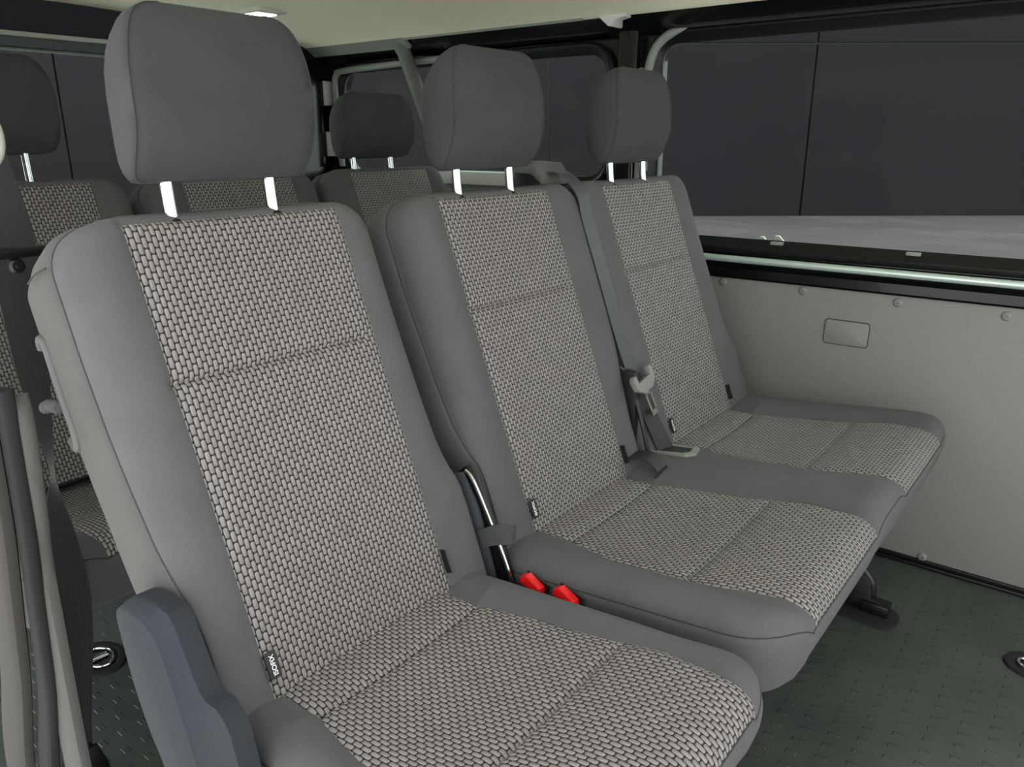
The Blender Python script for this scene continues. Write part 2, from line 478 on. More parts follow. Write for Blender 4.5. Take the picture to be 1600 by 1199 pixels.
def headrest(parent, xo, yc, zo=0., W=.134, bot=1.105, top=1.315, tilt=.06, gap=.16, D=.112):
    bm = bmesh.new(); H = (top-bot)/2; zc = (top+bot)/2+zo
    S = (-1, -.985, -.95, -.88, -.75, -.55, -.3, 0, .3, .52, .7, .82, .9, .955, .988, 1)
    Wd = (.85, .91, .955, .98, .995, 1., 1., 1., .985, .955, .91, .865, .81, .745, .67, .56)
    rings = []; fl, fr = [], []
    for s, k in zip(S, Wd):
        w = W*k
        a = abs(s)
        d = D*max(.14, (1-a**2.6))**.5
        fpull = (.042 if s < 0 else .014)*a**2.6                        # front edge rolls back at top and bottom
        sec = []
        for i in range(15):
            t = -1+2*i/14; sec.append((t*w, .012*(1-t*t)*(1-a**6)-fpull))
        side = [(w+.003, -.15*d), (w+.003, -.4*d), (w-.004, -.65*d), (w-.02, -.88*d), (w-.045, -1.0*d)]
        sec += [(y, x-fpull) for y, x in side]
        bw = w-.045
        for i in range(1, 10):
            t = 1-2*i/10; sec.append((bw*t, -d-.012*(1-t*t)*(1-a**4)-fpull))
        sec += [(-y, x-fpull) for y, x in side[::-1]]
        z = zc+s*H; xb = -.962+xo-tilt*(z-bot-zo)
        ring = [bm.verts.new(V((xb+x, yc+y, z-x*-.12))) for y, x in sec]
        rings.append(ring); fl.append(ring[0].co.copy()); fr.append(ring[14].co.copy())
    n = len(rings[0])
    for A, B in zip(rings, rings[1:]):
        for k in range(n): bm.faces.new((A[k], A[(k+1) % n], B[(k+1) % n], B[k]))
    for R in (rings[0], rings[-1]):
        c = bm.verts.new(sum((v.co for v in R), V())/n)
        for k in range(n): bm.faces.new((R[k], R[(k+1) % n], c))
    o = obj('headrest', bm, FABH, parent, 70)
    for e in (fl, fr): obj('seam', TB(catmull(e, 4), .0011, 6), SEAM, o)
    for sg in (-1, 1):
        x0 = -1.018+xo
        p = catmull([(x0+.012, yc+sg*gap/2, 1.02+zo), (x0+.004, yc+sg*gap/2, 1.07+zo), (x0, yc+sg*gap/2, bot+.03+zo)], 4)
        b = TB(p, .0085, 14)
        obj('headrest_post', b, CHROME, o, label='chrome post')
        c = bmesh.new(); lathe(c, p[3]-V((0, 0, .008)), (-.12, 0, 1), [(.013, -.02), (.0135, 0), (.011, .003), (.009, .004)], 16)
        obj('post_sleeve', c, BLACKPL, o)
    return o

def text_bm(s, size, depth):
    cu = bpy.data.curves.new('txt', 'FONT'); cu.body = s; cu.size = size; cu.extrude = depth; cu.align_x = 'CENTER'; cu.align_y = 'CENTER'
    cu.offset = size*.02
    to = bpy.data.objects.new('txt', cu); COL.objects.link(to)
    dg = bpy.context.evaluated_depsgraph_get(); dg.update()
    me = bpy.data.meshes.new_from_object(to.evaluated_get(dg))
    bm = bmesh.new(); bm.from_mesh(me)
    bpy.data.objects.remove(to); bpy.data.curves.remove(cu); bpy.data.meshes.remove(me)
    return bm
def fabric_tag(parent, W, y, l0, l1, w=.017):
    """sewn label at the insert's edge; lettering reads upward"""
    a = W((y, l0, .003)); up = (W((y, l1, .003))-a); Ln = up.length; up.normalize()
    A = V((0, 1, 0)); N = V(A.cross(up)).normalized()
    if N.x < 0: N = -N
    c = a+up*Ln/2+A*(w/2-.003)
    M = Matrix((( *[up.x], *[-A.x], N.x, c.x), (up.y, -A.y, N.y, c.y), (up.z, -A.z, N.z, c.z), (0, 0, 0, 1)))
    bm = BX((-Ln/2, -w/2, 0), (Ln/2, w/2, .0018), .0005, 1); bmesh.ops.transform(bm, matrix=M, verts=bm.verts)
    o = obj('sewn_tag', bm, BLACKPL, parent, label='small black ISOFIX tag')
    t = text_bm('ISOFIX', .0110, .0002)
    sx = max(v.co.x for v in t.verts); k = Ln*.40/sx
    bmesh.ops.scale(t, vec=(k, k*.98, 1), verts=t.verts)
    bmesh.ops.translate(t, vec=(0, -.0008, .0021), verts=t.verts); bmesh.ops.transform(t, matrix=M, verts=t.verts)
    obj('lettering', t, WHITE, o, False)
def edge_tag(parent, W, y, l0, l1):
    a = W((y, l0, .0)); b = W((y, l1, .0)); up = (b-a); Ln = up.length; up.normalize(); A = V((0, 1, 0)); N = A.cross(up).normalized()
    if N.x < 0: N = -N
    c = (a+b)/2
    M = Matrix(((up.x, -A.x, N.x, c.x), (up.y, -A.y, N.y, c.y), (up.z, -A.z, N.z, c.z), (0, 0, 0, 1)))
    bm = BX((-Ln/2, -.001, -.002), (Ln/2, .001, .010), .0004, 1); bmesh.ops.transform(bm, matrix=M, verts=bm.verts)
    obj('sewn_tag', bm, BLACKPL, parent, label='folded black tag seen edge on')
def seat_base(parent, ys, x0, x1, zt=.33):
    for y in ys:
        bm = bmesh.new(); box(bm, (x0, y-.014, .0), (x1, y+.014, zt), .006)
        obj('base_rail', bm, METAL, parent)
    bm = bmesh.new(); box(bm, (x0+.02, ys[0], zt-.03), (x1-.02, ys[-1], zt), .004)
    obj('base_pan', bm, METAL, parent)

# ------------------------------------------------------------------ single seat (nearest)
s1 = thing('single_seat', (-.62, .65, 0), 'single fabric seat nearest the camera, at the left with the largest headrest', 'seat')
b1, P1, W1 = backrest(s1, 0, .65, .245, .25, side=SIDEFAB, wbl=-.012, wbr=.003)
c1, _, _ = cushion(s1, 0, [.65], .412, .893)
headrest(s1, 0, .637)
fabric_tag(b1, W1, -.168, .040, .076, .0175)
edge_tag(b1, W1, .171, .038, .078)
seat_base(s1, [.50, .80], -.86, -.50)
# hinge cover on the door side of the seat
Q = [(-.903, .570), (-.905, .592), (-.893, .603), (-.872, .608), (-.840, .608), (-.818, .601), (-.800, .582), (-.779, .528), (-.765, .485), (-.745, .420), (-.70, .24), (-.77, .20), (-.835, .38), (-.862, .43), (-.888, .495)]
I = [(-.899, .583), (-.898, .604), (-.887, .613), (-.871, .620), (-.836, .625), (-.811, .625), (-.790, .616), (-.750, .540), (-.712, .530), (-.687, .480), (-.655, .25), (-.76, .20), (-.832, .383), (-.859, .433), (-.885, .498)]
bm = bmesh.new()
def inset(pts, d):
    cx = sum(p[0] for p in pts)/len(pts); cz = sum(p[1] for p in pts)/len(pts)
    return [(cx+(p[0]-cx)*(1-d), cz+(p[1]-cz)*(1-d)) for p in pts]
def dense(pts, n=4):
    q = catmull([(a, b, 0) for a, b in pts+pts[:1]], n)[:-1]; return [(p.x, p.y) for p in q]
Q, I = dense(Q), dense(I)
loops = []
for y, pts in ((.3575, inset(Q, .035)), (.3580, inset(Q, .018)), (.3595, Q), (.372, I), (.375, inset(I, -.004)), (.398, I)):
    loops.append([bm.verts.new((p[0], y, p[1])) for p in pts])
nq = len(Q)
for A, B in zip(loops, loops[1:]):
    for k in range(nq): bm.faces.new((A[k], A[(k+1) % nq], B[(k+1) % nq], B[k]))
bm.faces.new(loops[0]); bm.faces.new(loops[-1][::-1])
obj('hinge_cover', bm, BLUEPL, s1, 50, label='blue grey plastic hinge cover')
# grab handle moulding on the rear edge of the backrest
g = bmesh.new()
sx = .026
pth = [(-1.128, .404, .888), (-1.124, .402, .902), (-1.105, .400, .900), (-1.094, .400, .87), (-1.080, .400, .83), (-1.064, .400, .795), (-1.060, .400, .772), (-1.070, .402, .763), (-1.086, .404, .770)]
tube(g, catmull([(x+sx, y, z) for x, y, z in pth], 5), .0065, 10)
prism(g, [(x+sx, z) for x, z in ((-1.112, .898), (-1.090, .898), (-1.045, .80), (-1.043, .77), (-1.072, .760), (-1.086, .80))], .400, .412, 1, .003)
h = obj('rear_handle', g, GREYPL, b1, 50, label='pale grey handle moulding')
g = bmesh.new(); tube(g, catmull([(-1.125, .403, .802), (-1.108, .403, .808), (-1.080, .402, .811)], 4), [.0095]*4+[.0085]*4+[.007], 10)
obj('release_lever', g, GREYPL, h)
# seams of the side lining
obj('seam', TB(catmull([(-1.034, .399, 1.002), (-1.055, .3935, .993), (-1.078, .392, .979)], 5), .0012, 6), SEAM, b1)

# ------------------------------------------------------------------ double bench seat
s2 = thing('double_bench_seat', (-.62, 1.5075, 0), 'two-place fabric bench seat standing against the grey side wall', 'seat')
shallow = lambda l: interp(l, (0, .2, .3, .62, .668), (.03, .026, .014, .012, .03))
b2, P2, W2 = backrest(s2, 0, 1.225, .262, .272, wbr=-.022, hsr=shallow)
b3, P3, W3 = backrest(s2, 0, 1.787, .286, .285, wbl=.016, hsl=shallow)
cushion(s2, 0, [1.225, 1.787], .945, 2.098, rc=.1)
headrest(s2, 0, 1.21)
headrest(s2, 0, 1.765)
fabric_tag(b2, W2, -.168, .040, .076, .0175); edge_tag(b2, W2, .171, .038, .078)
fabric_tag(b3, W3, -.168, .040, .076, .0175); edge_tag(b3, W3, .171, .038, .078)
seat_base(s2, [1.25, 1.80], -.86, -.52)
g = bmesh.new(); prism(g, [(-.86, .40), (-.845, .60), (-.828, .615), (-.812, .605), (-.778, .545), (-.745, .475), (-.72, .40)], .928, .942, 1, .003)
hb = obj('hinge_plate', g, METAL, s2, 40)
obj('plate_edge', TB(catmull([(-.826, .926, .608), (-.808, .926, .594), (-.775, .926, .535), (-.742, .926, .47), (-.715, .926, .405)], 5), .0032, 8), CHROME, hb, label='bright chrome edge')
g = bmesh.new(); ribbon(g, catmull([(-.853, .918, .60), (-.825, .916, .55), (-.805, .915, .49), (-.80, .915, .43)], 5), catmull([(-.828, .922, .605), (-.795, .922, .55), (-.775, .922, .49), (-.755, .922, .42)], 5), .006)
obj('hinge_strut', g, STRUTPL, s2, 40)
# dark gap trim between the two backrests
obj('gap_trim', BX((-.86, 1.472, .44), (-.80, 1.492, .66), .004), BLACKPL, s2)
g = bmesh.new()
tube(g, catmull([(-.862, 1.474, .672), (-.825, 1.480, .648), (-.80, 1.480, .585), (-.775, 1.476, .52), (-.762, 1.474, .475)], 5), .0055, 8)
obj('gap_edging', g, BLACKPL, s2)
# front floor bracket
g = bmesh.new(); prism(g, [(-.52, .30), (-.52, .004), (-.315, .004), (-.315, .035), (-.345, .04), (-.352, .085), (-.395, .125), (-.42, .30)], 1.915, 1.93, 1, .003)
br = obj('floor_bracket', g, METAL, s2, 40)
obj('bracket_tube', TB(catmull([(-.43, 1.945, .15), (-.40, 1.945, .122), (-.365, 1.945, .085), (-.352, 1.945, .06), (-.350, 1.945, .01)], 5), .011, 10), METAL, br)
obj('bracket_clamp', BX((-.365, 1.905, .002), (-.30, 1.948, .034), .004), METAL, br)
g = bmesh.new(); prism(g, [(x+.0, y) for x, y in rrect(-.44, -.275, 1.855, 1.965, .04)], .0, .004, 2, .0015); obj('foot_plate', g, RUBBER, br, 40)
g = bmesh.new(); lathe(g, (-.412, 1.915, .062), (0, -1, 0), [(.011, 0), (.011, .006), (.006, .008), (.006, .004), (.001, .004)], 12); obj('bolt', g, METAL, br)
# belt housing on top of the backrest, between the two places
g = bmesh.new(); prism(g, [(-1.15, 1.04), (-1.15, 1.085), (-1.13, 1.105), (-1.07, 1.102), (-1.045, 1.072), (-1.045, 1.055), (-1.075, 1.078), (-1.12, 1.08), (-1.13, 1.04)], 1.445, 1.56, 1, .004)
obj('belt_housing', g, simple('grey housing plastic', rgb(92, 94, 90), .55, grain=.05), s2, 40, label='grey belt outlet housing')
# belt slot frame in the cushion
g = bmesh.new()
fr = [(-.805, 1.505), (-.690, 1.512), (-.672, 1.53), (-.682, 1.572), (-.80, 1.568)]
def ring_frame(bm, pts, z, k, th, slope=.1):
    cx = sum(p[0] for p in pts)/len(pts); cy = sum(p[1] for p in pts)/len(pts)
    zz = lambda x: z+slope*(x+.75)
    lo = [bm.verts.new((p[0], p[1], zz(p[0])-.004)) for p in pts]
    to = [bm.verts.new((cx+(p[0]-cx)*.97, cy+(p[1]-cy)*.97, zz(p[0])+th)) for p in pts]
    ti = [bm.verts.new((cx+(p[0]-cx)*k, cy+(p[1]-cy)*k, zz(p[0])+th)) for p in pts]
    li = [bm.verts.new((cx+(p[0]-cx)*k, cy+(p[1]-cy)*k, zz(p[0])-.004)) for p in pts]
    n = len(pts)
    for A, B in ((lo, to), (to, ti), (ti, li), (li, lo)):
        for i in range(n): bm.faces.new((A[i], A[(i+1) % n], B[(i+1) % n], B[i]))
    return [(cx+(p[0]-cx)*k, cy+(p[1]-cy)*k) for p in pts]
inn = ring_frame(g, fr, .470, .74, .003)
sf = obj('belt_slot_frame', g, GREYTRIM, s2, 40, label='pale grey plastic belt slot frame')
g = bmesh.new(); vs = [g.verts.new((p[0], p[1], .4705+.1*(p[0]+.75))) for p in inn]; vb = [g.verts.new((p[0], p[1], .4665+.1*(p[0]+.75))) for p in inn]
g.faces.new(vs); g.faces.new(vb[::-1])
for i in range(len(vs)): g.faces.new((vs[i], vb[i], vb[(i+1) % len(vs)], vs[(i+1) % len(vs)]))
obj('slot_pocket', g, BLACKPL, sf, False, label='black slot')
# strap loops
def loop_strap(L, R, mat, lab):
    g = bmesh.new(); ribbon(g, catmull(L, 6), catmull(R, 6), .0022); return obj('strap_loop', g, mat, s2, 50, label=lab)
loop_strap([(-.80, .915, .468), (-.785, .914, .474), (-.757, .918, .490), (-.735, .928, .494), (-.735, .945, .488), (-.765, .945, .47)],
           [(-.805, .915, .505), (-.785, .914, .512), (-.757, .918, .528), (-.733, .930, .531), (-.733, .948, .522), (-.765, .948, .50)], BELTG, 'short grey webbing loop')
loop_strap([(-.80, 1.405, .475), (-.76, 1.402, .488), (-.725, 1.398, .492), (-.698, 1.392, .478), (-.70, 1.392, .462)],
           [(-.80, 1.445, .478), (-.76, 1.442, .493), (-.725, 1.438, .498), (-.695, 1.432, .484), (-.70, 1.432, .465)], BELT, 'black webbing loop')

# ------------------------------------------------------------------ rear bench
XO = -.95
s3 = thing('rear_bench_seat', (-1.45, 1.21, 0), 'three-place fabric bench in the rear row behind the nearer seats', 'seat')
for yc in (.71, 1.277, 1.84):
    backrest(s3, XO, yc, .268, .268, zo=.008)
    headrest(s3, XO-.005, yc-.05 if yc > 1.7 else (yc-.03 if yc < 1 else yc), zo=.006, W=.145, bot=1.10 if yc > 1 else 1.125, top=1.29 if yc > 1 else 1.325)
cushion(s3, XO-.14, [.71, 1.277, 1.84], .37, 2.12, zo=-.035)
seat_base(s3, [.95, 1.85], -2.0, -1.60)

# ------------------------------------------------------------------ belts and buckles
sb = thing('seat_belt', (-.73, 1.53, .47), 'dark seat belt with silver tongue lying between the two bench places', 'seat belt')
def belt_pts(pts, w):
    L, R = [], []
    for (x, y, z, a) in pts:      # a: sideways direction of the strap as an angle from +Y towards +X
        d = V((math.sin(a), math.cos(a), 0))*w/2; c = V((x, y, z)); L.append(c-d); R.append(c+d)
    return catmull(L, 6), catmull(R, 6)
pl = [(-1.10, 1.497, 1.074, 0), (-1.06, 1.497, 1.082, 0), (-1.015, 1.498, 1.078, 0), (-.972, 1.50, 1.035, 0), (-.955, 1.50, .98, 0), (-.91, 1.501, .86, 0), (-.862, 1.502, .73, 0), (-.822, 1.503, .635, 0)]
g = bmesh.new(); l_, r_ = belt_pts(pl, .047); ribbon(g, l_, r_, .0022)
pl2 = [(-.818, 1.505, .628, 0), (-.802, 1.512, .59, .1), (-.782, 1.522, .54, .25), (-.765, 1.532, .50, .35), (-.752, 1.54, .466, .4)]
obj('webbing', g, BELTG, sb, 40)  # sheen on the upper belt is put into this greyer colour
g = bmesh.new(); l_, r_ = belt_pts(pl2, .046); ribbon(g, l_, r_, .0022)
obj('webbing', g, BELT, sb, 40, label='lower end of the webbing, shadow put into its black colour')  # same belt in a darker colour, its shadow painted in
g = bmesh.new()
# tongue: plastic bow plus steel plate, lying on the backrest
tN = BN.normalized(); tU = V((.33, .17, -.92)); tU = (tU-tN*tU.dot(tN)).normalized(); tA = tU.cross(tN).normalized()
if tA.y < 0: tA = -tA
tc = V((-.818, 1.503, .634))+tN*.016
M = Matrix(((tA.x, tU.x, tN.x, tc.x), (tA.y, tU.y, tN.y, tc.y), (tA.z, tU.z, tN.z, tc.z), (0, 0, 0, 1))) @ Matrix.Scale(1.18, 4)
gb = bmesh.new()
prism(gb, [(-.040, -.006), (-.034, -.014), (-.026, -.014), (-.024, .002), (.024, .002), (.026, -.014), (.034, -.014), (.040, -.006), (.036, .014), (.018, .026), (-.018, .026), (-.036, .014)], -.005, .007, 2, .002)
bmesh.ops.transform(gb, matrix=M, verts=gb.verts)
tg = obj('tongue_grip', gb, PANEL, sb, 40, label='grey plastic tongue grip')
gb = bmesh.new()
for lo, hi in (((-.0125, .02, -.001), (-.006, .072, .001)), ((.006, .02, -.001), (.0125, .072, .001)), ((-.0125, .066, -.001), (.0125, .076, .001)), ((-.0125, .02, -.001), (.0125, .034, .001))): box(gb, lo, hi)
bmesh.ops.transform(gb, matrix=M, verts=gb.verts)
obj('tongue_plate', gb, CHROME, tg, label='bright steel tongue plate')

def buckle(x, y, z, lab, ry):
    o = thing('seat_belt_buckle', (x, y, z-.12), lab, 'buckle', 'red seat belt buckles in the gap between the cushions')
    M = Matrix.Translation((x, y, z)) @ Matrix.Rotation(ry, 4, 'Y') @ Matrix.Rotation(-.10, 4, 'X')
    obj('buckle_body', BX((-.028, -.011, -.12), (.028, .012, -.004), .004, 2, M), BLACKPL, o)
    g = bmesh.new(); prism(g, [(-.022, -.004), (-.022, .008), (-.014, .014), (.018, .006), (.022, -.004)], -.0095, .0085, 1, .0015); bmesh.ops.transform(g, matrix=M, verts=g.verts)
    obj('release_button', g, RED, o, 40, label='red release button')
    obj('insert_slot', BX((-.022, .0088, -.02), (.026, .0118, .012), .001, 1, M), METAL, o)
buckle(-.680, .926, .438, 'red-topped belt buckle in the cushion gap, the one nearer the backrests', .25)
buckle(-.612, .926, .440, 'red-topped belt buckle in the cushion gap, the one farther from the backrests', .25)

lb = thing('seat_belt', (-1.35, .46, 0), 'long dark belt hanging from a pillar guide at the left edge beside the rear row', 'seat belt')
Lp = [(-1.35, .445, 1.165), (-1.35, .446, 1.10), (-1.35, .447, 1.0), (-1.35, .447, .913), (-1.35, .451, .795), (-1.35, .463, .687), (-1.352, .472, .618), (-1.352, .462, .585), (-1.35, .450, .526), (-1.35, .446, .43), (-1.35, .446, .326), (-1.35, .442, .139), (-1.35, .442, .06)]
Rp = [(-1.35, .493, 1.165), (-1.35, .496, 1.127), (-1.35, .513, 1.0), (-1.35, .508, .90), (-1.35, .497, .78), (-1.348, .486, .69), (-1.346, .478, .618), (-1.35, .482, .565), (-1.35, .491, .508), (-1.35, .498, .41), (-1.35, .491, .302), (-1.35, .462, .135), (-1.35, .452, .06)]
kk = .978
Lp, Rp = [[(x*kk, y*kk, 1.15-(1.15-z)*kk) for x, y, z in q] for q in (Lp, Rp)]
g = bmesh.new(); ribbon(g, catmull(Lp, 6), catmull(Rp, 6), .0022); obj('webbing', g, BELT, lb, 50)
g = bmesh.new()
tube(g, catmull([(-1.33, .38, 1.20), (-1.325, .41, 1.215), (-1.325, .455, 1.20), (-1.325, .476, 1.165), (-1.325, .468, 1.125), (-1.33, .43, 1.115), (-1.33, .39, 1.125)], 6), .0105, 12)
obj('belt_guide', g, CEILTRIM, lb, label='pale plastic belt guide loop')
g = bmesh.new(); prism(g, [(.415, .0), (.415, .07), (.43, .105), (.448, .105), (.46, .06), (.465, .0)], -1.314, -1.304, 0, .002); obj('anchor_plate', g, METAL, lb)
g = bmesh.new(); lathe(g, (-1.304, .442, .04), (1, 0, 0), [(.014, 0), (.014, .008), (.009, .012), (.001, .012)], 6); obj('anchor_bolt', g, CHROME, lb)

gr = thing('grab_rail', (-1.22, .43, 1.0), 'thin black rail with a round screw, at the left edge across the hanging belt', 'rail')
obj('rail_bar', BX((-1.232, .24, .994), (-1.214, .478, 1.009), .004), METAL, gr)
g = bmesh.new(); lathe(g, (-1.222, .434, .9835), (1, 0, 0), [(.0105, -.005), (.0105, .004), (.0075, .007), (.004, .007), (.003, .010), (.0005, .010)], 20); obj('screw_head', g, METAL, gr)
obj('rail_mount', BX((-1.236, .24, .965), (-1.218, .30, 1.004), .004), METAL, gr)

# ------------------------------------------------------------------ floor rings
def ring(x, y, lab):
    o = thing('lashing_ring', (x, y, 0), lab, 'floor ring', 'lashing rings set in the floor')
    def ell(a, b, z, n=36): return [V((x+a*math.cos(2*math.pi*k/n), y+b*math.sin(2*math.pi*k/n), z)) for k in range(n)]
    g = bmesh.new()
    lv = [ell(.072, .056, .0005), ell(.070, .054, .006), ell(.056, .042, .008), ell(.052, .038, .006), ell(.048, .034, .0012)]
    R = [[g.verts.new(p) for p in e] for e in lv]
    for A, B in zip(R, R[1:]):
        for k in range(36): g.faces.new((A[k], A[(k+1) % 36], B[(k+1) % 36], B[k]))
    obj('flange', g, RUBBER, o)
    g = bmesh.new(); R = [g.verts.new(p) for p in ell(.05, .036, .0015)]; R2 = [g.verts.new(p) for p in ell(.05, .036, .0003)]
    g.faces.new(R); g.faces.new(R2[::-1])
    for k in range(36): g.faces.new((R[k], R2[k], R2[(k+1) % 36], R[(k+1) % 36]))
    obj('cup', g, METAL, o, False)
    g = bmesh.new(); tube(g, ell(.042, .029, .0065, 28), .0035, 8, True); obj('steel_ring', g, CHROME, o, label='shiny steel ring')
    obj('ring_bar', BX((x-.008, y-.028, .002), (x+.008, y+.02, .008), .002), CHROME, o)
ring(-1.705, .622, 'oval lashing ring set in the floor beside the blue grey hinge cover')
ring(.022, 1.915, 'oval lashing ring set in the floor at the right edge of the picture')

# ------------------------------------------------------------------ setting: floor, side wall, windows, ceiling
struct('floor', BX((-2.84, .34, -.03), (1.5, 2.30, 0)), FLOOR, False, 'dark green grey rubber van floor with small raised rectangles', 'floor')
g = bmesh.new(); box(g, (-1.62, 2.245, .022), (1.5, 2.275, .755), .002)
pw = struct('wall_right', g, PANEL, True, 'plain grey lower side wall board beside the double bench', 'wall')
g = bmesh.new()
k_ = bmesh.new(); prism(k_, rrect(-.6302, -.5088, .5998, .6712, .0105), 2.2440, 2.2462, 1); obj('cap_gap', k_, SEAM, pw, False)
prism(g, rrect(-.628, -.511, .602, .669, .009), 2.240, 2.246, 1, .0018)
obj('access_cap', g, PANELCAP, pw, 40, label='small rectangular cap')
for x, z in ((-.941, .741), (-.70, .740), (-.449, .737), (-.199, .733), (-.291, .030)):
    g = bmesh.new(); lathe(g, (x, 2.246, z), (0, -1, 0), [(.0125, 0), (.0125, .002), (.010, .005), (.006, .0066), (.004, .0066), (.0035, .004), (.0005, .004)], 20)
    obj('panel_screw', g, PANELCAP, pw)
g = bmesh.new(); box(g, (-1.62, 2.232, .0), (1.5, 2.25, .011), .003); box(g, (-1.62, 2.240, .011), (1.5, 2.252, .022), .002)
struct('baseboard_right', g, METAL, True, 'thin black strip along the foot of the side wall', 'baseboard')

# glossy sill under the side window, swept along the van
prof = [(2.262, .753), (2.238, .756), (2.234, .762), (2.236, .786)]
for k in range(9):
    a = math.radians(-60+k*150/8); prof.append((2.238-.014*math.cos(a), .808+.015*math.sin(a)))
prof += [(2.246, .826), (2.248, .846), (2.252, .852), (2.268, .862), (2.272, .868), (2.30, .868), (2.30, .753)]
g = bmesh.new()
A = [g.verts.new((-1.33, y, z)) for y, z in prof]; B = [g.verts.new((1.5, y, z)) for y, z in prof]
for k in range(len(prof)): g.faces.new((A[k], A[(k+1) % len(prof)], B[(k+1) % len(prof)], B[k]))
g.faces.new(A); g.faces.new(B[::-1])
sill = struct('trim_1', g, SILL, 30, 'black gloss painted sill under the large side window', 'sill')
obj('sill_highlight', TB([(-1.33, 2.226, .815), (1.5, 2.226, .815)], .0105, 14), simple('pale mint sill highlight', rgb(214, 232, 224), .28, .55), sill, label='added pale bar standing in for the highlight along the sill')  # gloss highlight of the black sill, built as a pale bar
for x in (-.79, -.43):
    c = bmesh.new(); box(c, (x-.018, 2.243, .862), (x+.018, 2.262, .871), .002); obj('sill_clip', c, GREYTRIM, sill)
    c = bmesh.new(); box(c, (x-.012, 2.240, .835), (x+.012, 2.250, .847), .003); obj('sill_clip', c, METAL, sill)
for i, x in enumerate((-.845, -.80)):
    c = bmesh.new(); prism(c, [(x-.014, .868), (x+.014+.008*i, .868), (x+.004, .880+.006*i), (x-.006, .880+.006*i)], 2.275, 2.285, 1, .001); obj('sill_wedge', c, CEILTRIM, sill, label='small pale wedge')

# upper side wall: black painted shell with two rounded window openings
def plate_with_holes(outer, holes, y0, y1):
    cu = bpy.data.curves.new('pl', 'CURVE'); cu.dimensions = '2D'; cu.fill_mode = 'BOTH'; cu.extrude = (y1-y0)/2
    for pts in [outer]+holes:
        s = cu.splines.new('POLY'); s.points.add(len(pts)-1); s.use_cyclic_u = True
        for p, q in zip(s.points, pts): p.co = (q[0], q[1], 0, 1)
    to = bpy.data.objects.new('pl', cu); COL.objects.link(to)
    dg = bpy.context.evaluated_depsgraph_get(); dg.update()
    me = bpy.data.meshes.new_from_object(to.evaluated_get(dg))
    bm = bmesh.new(); bm.from_mesh(me)
    bpy.data.objects.remove(to); bpy.data.curves.remove(cu); bpy.data.meshes.remove(me)
    ym = (y0+y1)/2
    for v in bm.verts: v.co = V((v.co.x, ym-v.co.z, v.co.y))
    bmesh.ops.remove_doubles(bm, verts=bm.verts, dist=1e-5)
    return bm
H1 = rrect(-2.64, -1.375, 1.03, 1.415, .07); H2 = rrect(-1.195, 1.2, .868, 1.428, .055)
g = plate_with_holes([(-2.80, .45), (-1.33, .45), (-1.33, .80), (1.5, .80), (1.5, 1.56), (-2.80, 1.56)], [H1, H2], 2.255, 2.30)
struct('wall_rear_side', g, PAINT, 30, 'black gloss painted window wall of the van above the sill', 'wall')
# bevelled inner flange around each opening
def flange(hole, out, y0, y1):
    g = bmesh.new(); cx = sum(p[0] for p in hole)/len(hole); cz = sum(p[1] for p in hole)/len(hole)
    def off(d):
        n = len(hole); o = []
        for k in range(n):
            x0, z0 = hole[k-1]; x1, z1 = hole[(k+1) % n]; tx, tz = x1-x0, z1-z0; L = math.hypot(tx, tz) or 1
            o.append((hole[k][0]+tz/L*d, hole[k][1]-tx/L*d))
        return o
    ls = [(off(out), y1), (off(out), y0+.006), (off(out*.8), y0), (off(out*.55), y0), (off(.0), y0+.022), (off(-.006), y0+.024), (off(-.006), y1), ]
    R = [[g.verts.new((p[0], y, p[1])) for p in pts] for pts, y in ls]
    n = len(hole)
    for A, B in zip(R, R[1:]+R[:1]):
        for k in range(n): g.faces.new((A[k], A[(k+1) % n], B[(k+1) % n], B[k]))
    return g
for i, (hole, out, lab) in enumerate(((H2, .038, 'large side window beside the double bench, dark hall wall outside'), (H1, .032, 'rear side window behind the headrests'))):
    w = thing('window_%d' % (i+1), (sum(p[0] for p in hole)/len(hole), 2.26, min(p[1] for p in hole)), lab, 'window', kind='structure')
    obj('window_frame', flange(hole, out, 2.232, 2.262), FRAMEPL, w, 40)
    g = bmesh.new(); prism(g, hole, 2.274, 2.278, 1); obj('pane', g, GLASS, w, False)
    n = len(hole); g = bmesh.new(); tube(g, [(p[0], 2.268, p[1]) for p in hole], .004, 6, True); obj('window_seal', g, GREYTRIM, w)
# pillar between the two windows: raised black cover with a grey inlay strip
g = bmesh.new(); box(g, (-1.325, 2.215, .87), (-1.255, 2.262, 1.50), .012, 3)
struct('trim_2', g, PAINT, True, 'black pillar cover between the two side windows', 'pillar')
g = bmesh.new(); box(g, (-1.252, 2.222, .90), (-1.236, 2.258, 1.36), .004)
struct('trim_3', g, GREYTRIM, True, 'narrow grey strip beside the black pillar cover', 'trim')
g = bmesh.new(); tube(g, catmull([(-1.222, 2.226, 1.06), (-1.222, 2.226, 1.30), (-1.215, 2.226, 1.37), (-1.195, 2.226, 1.415), (-1.155, 2.226, 1.445), (-1.10, 2.226, 1.458)], 8), [.013]*33+[.012, .011, .0095, .008, .006, .004, .002, .001], 12)
struct('trim_4', g, GREYTRIM, True, 'curved grey green band standing in for the reflection at the upper corner of the large window', 'trim')  # tapering band in place of the reflection on the window flange
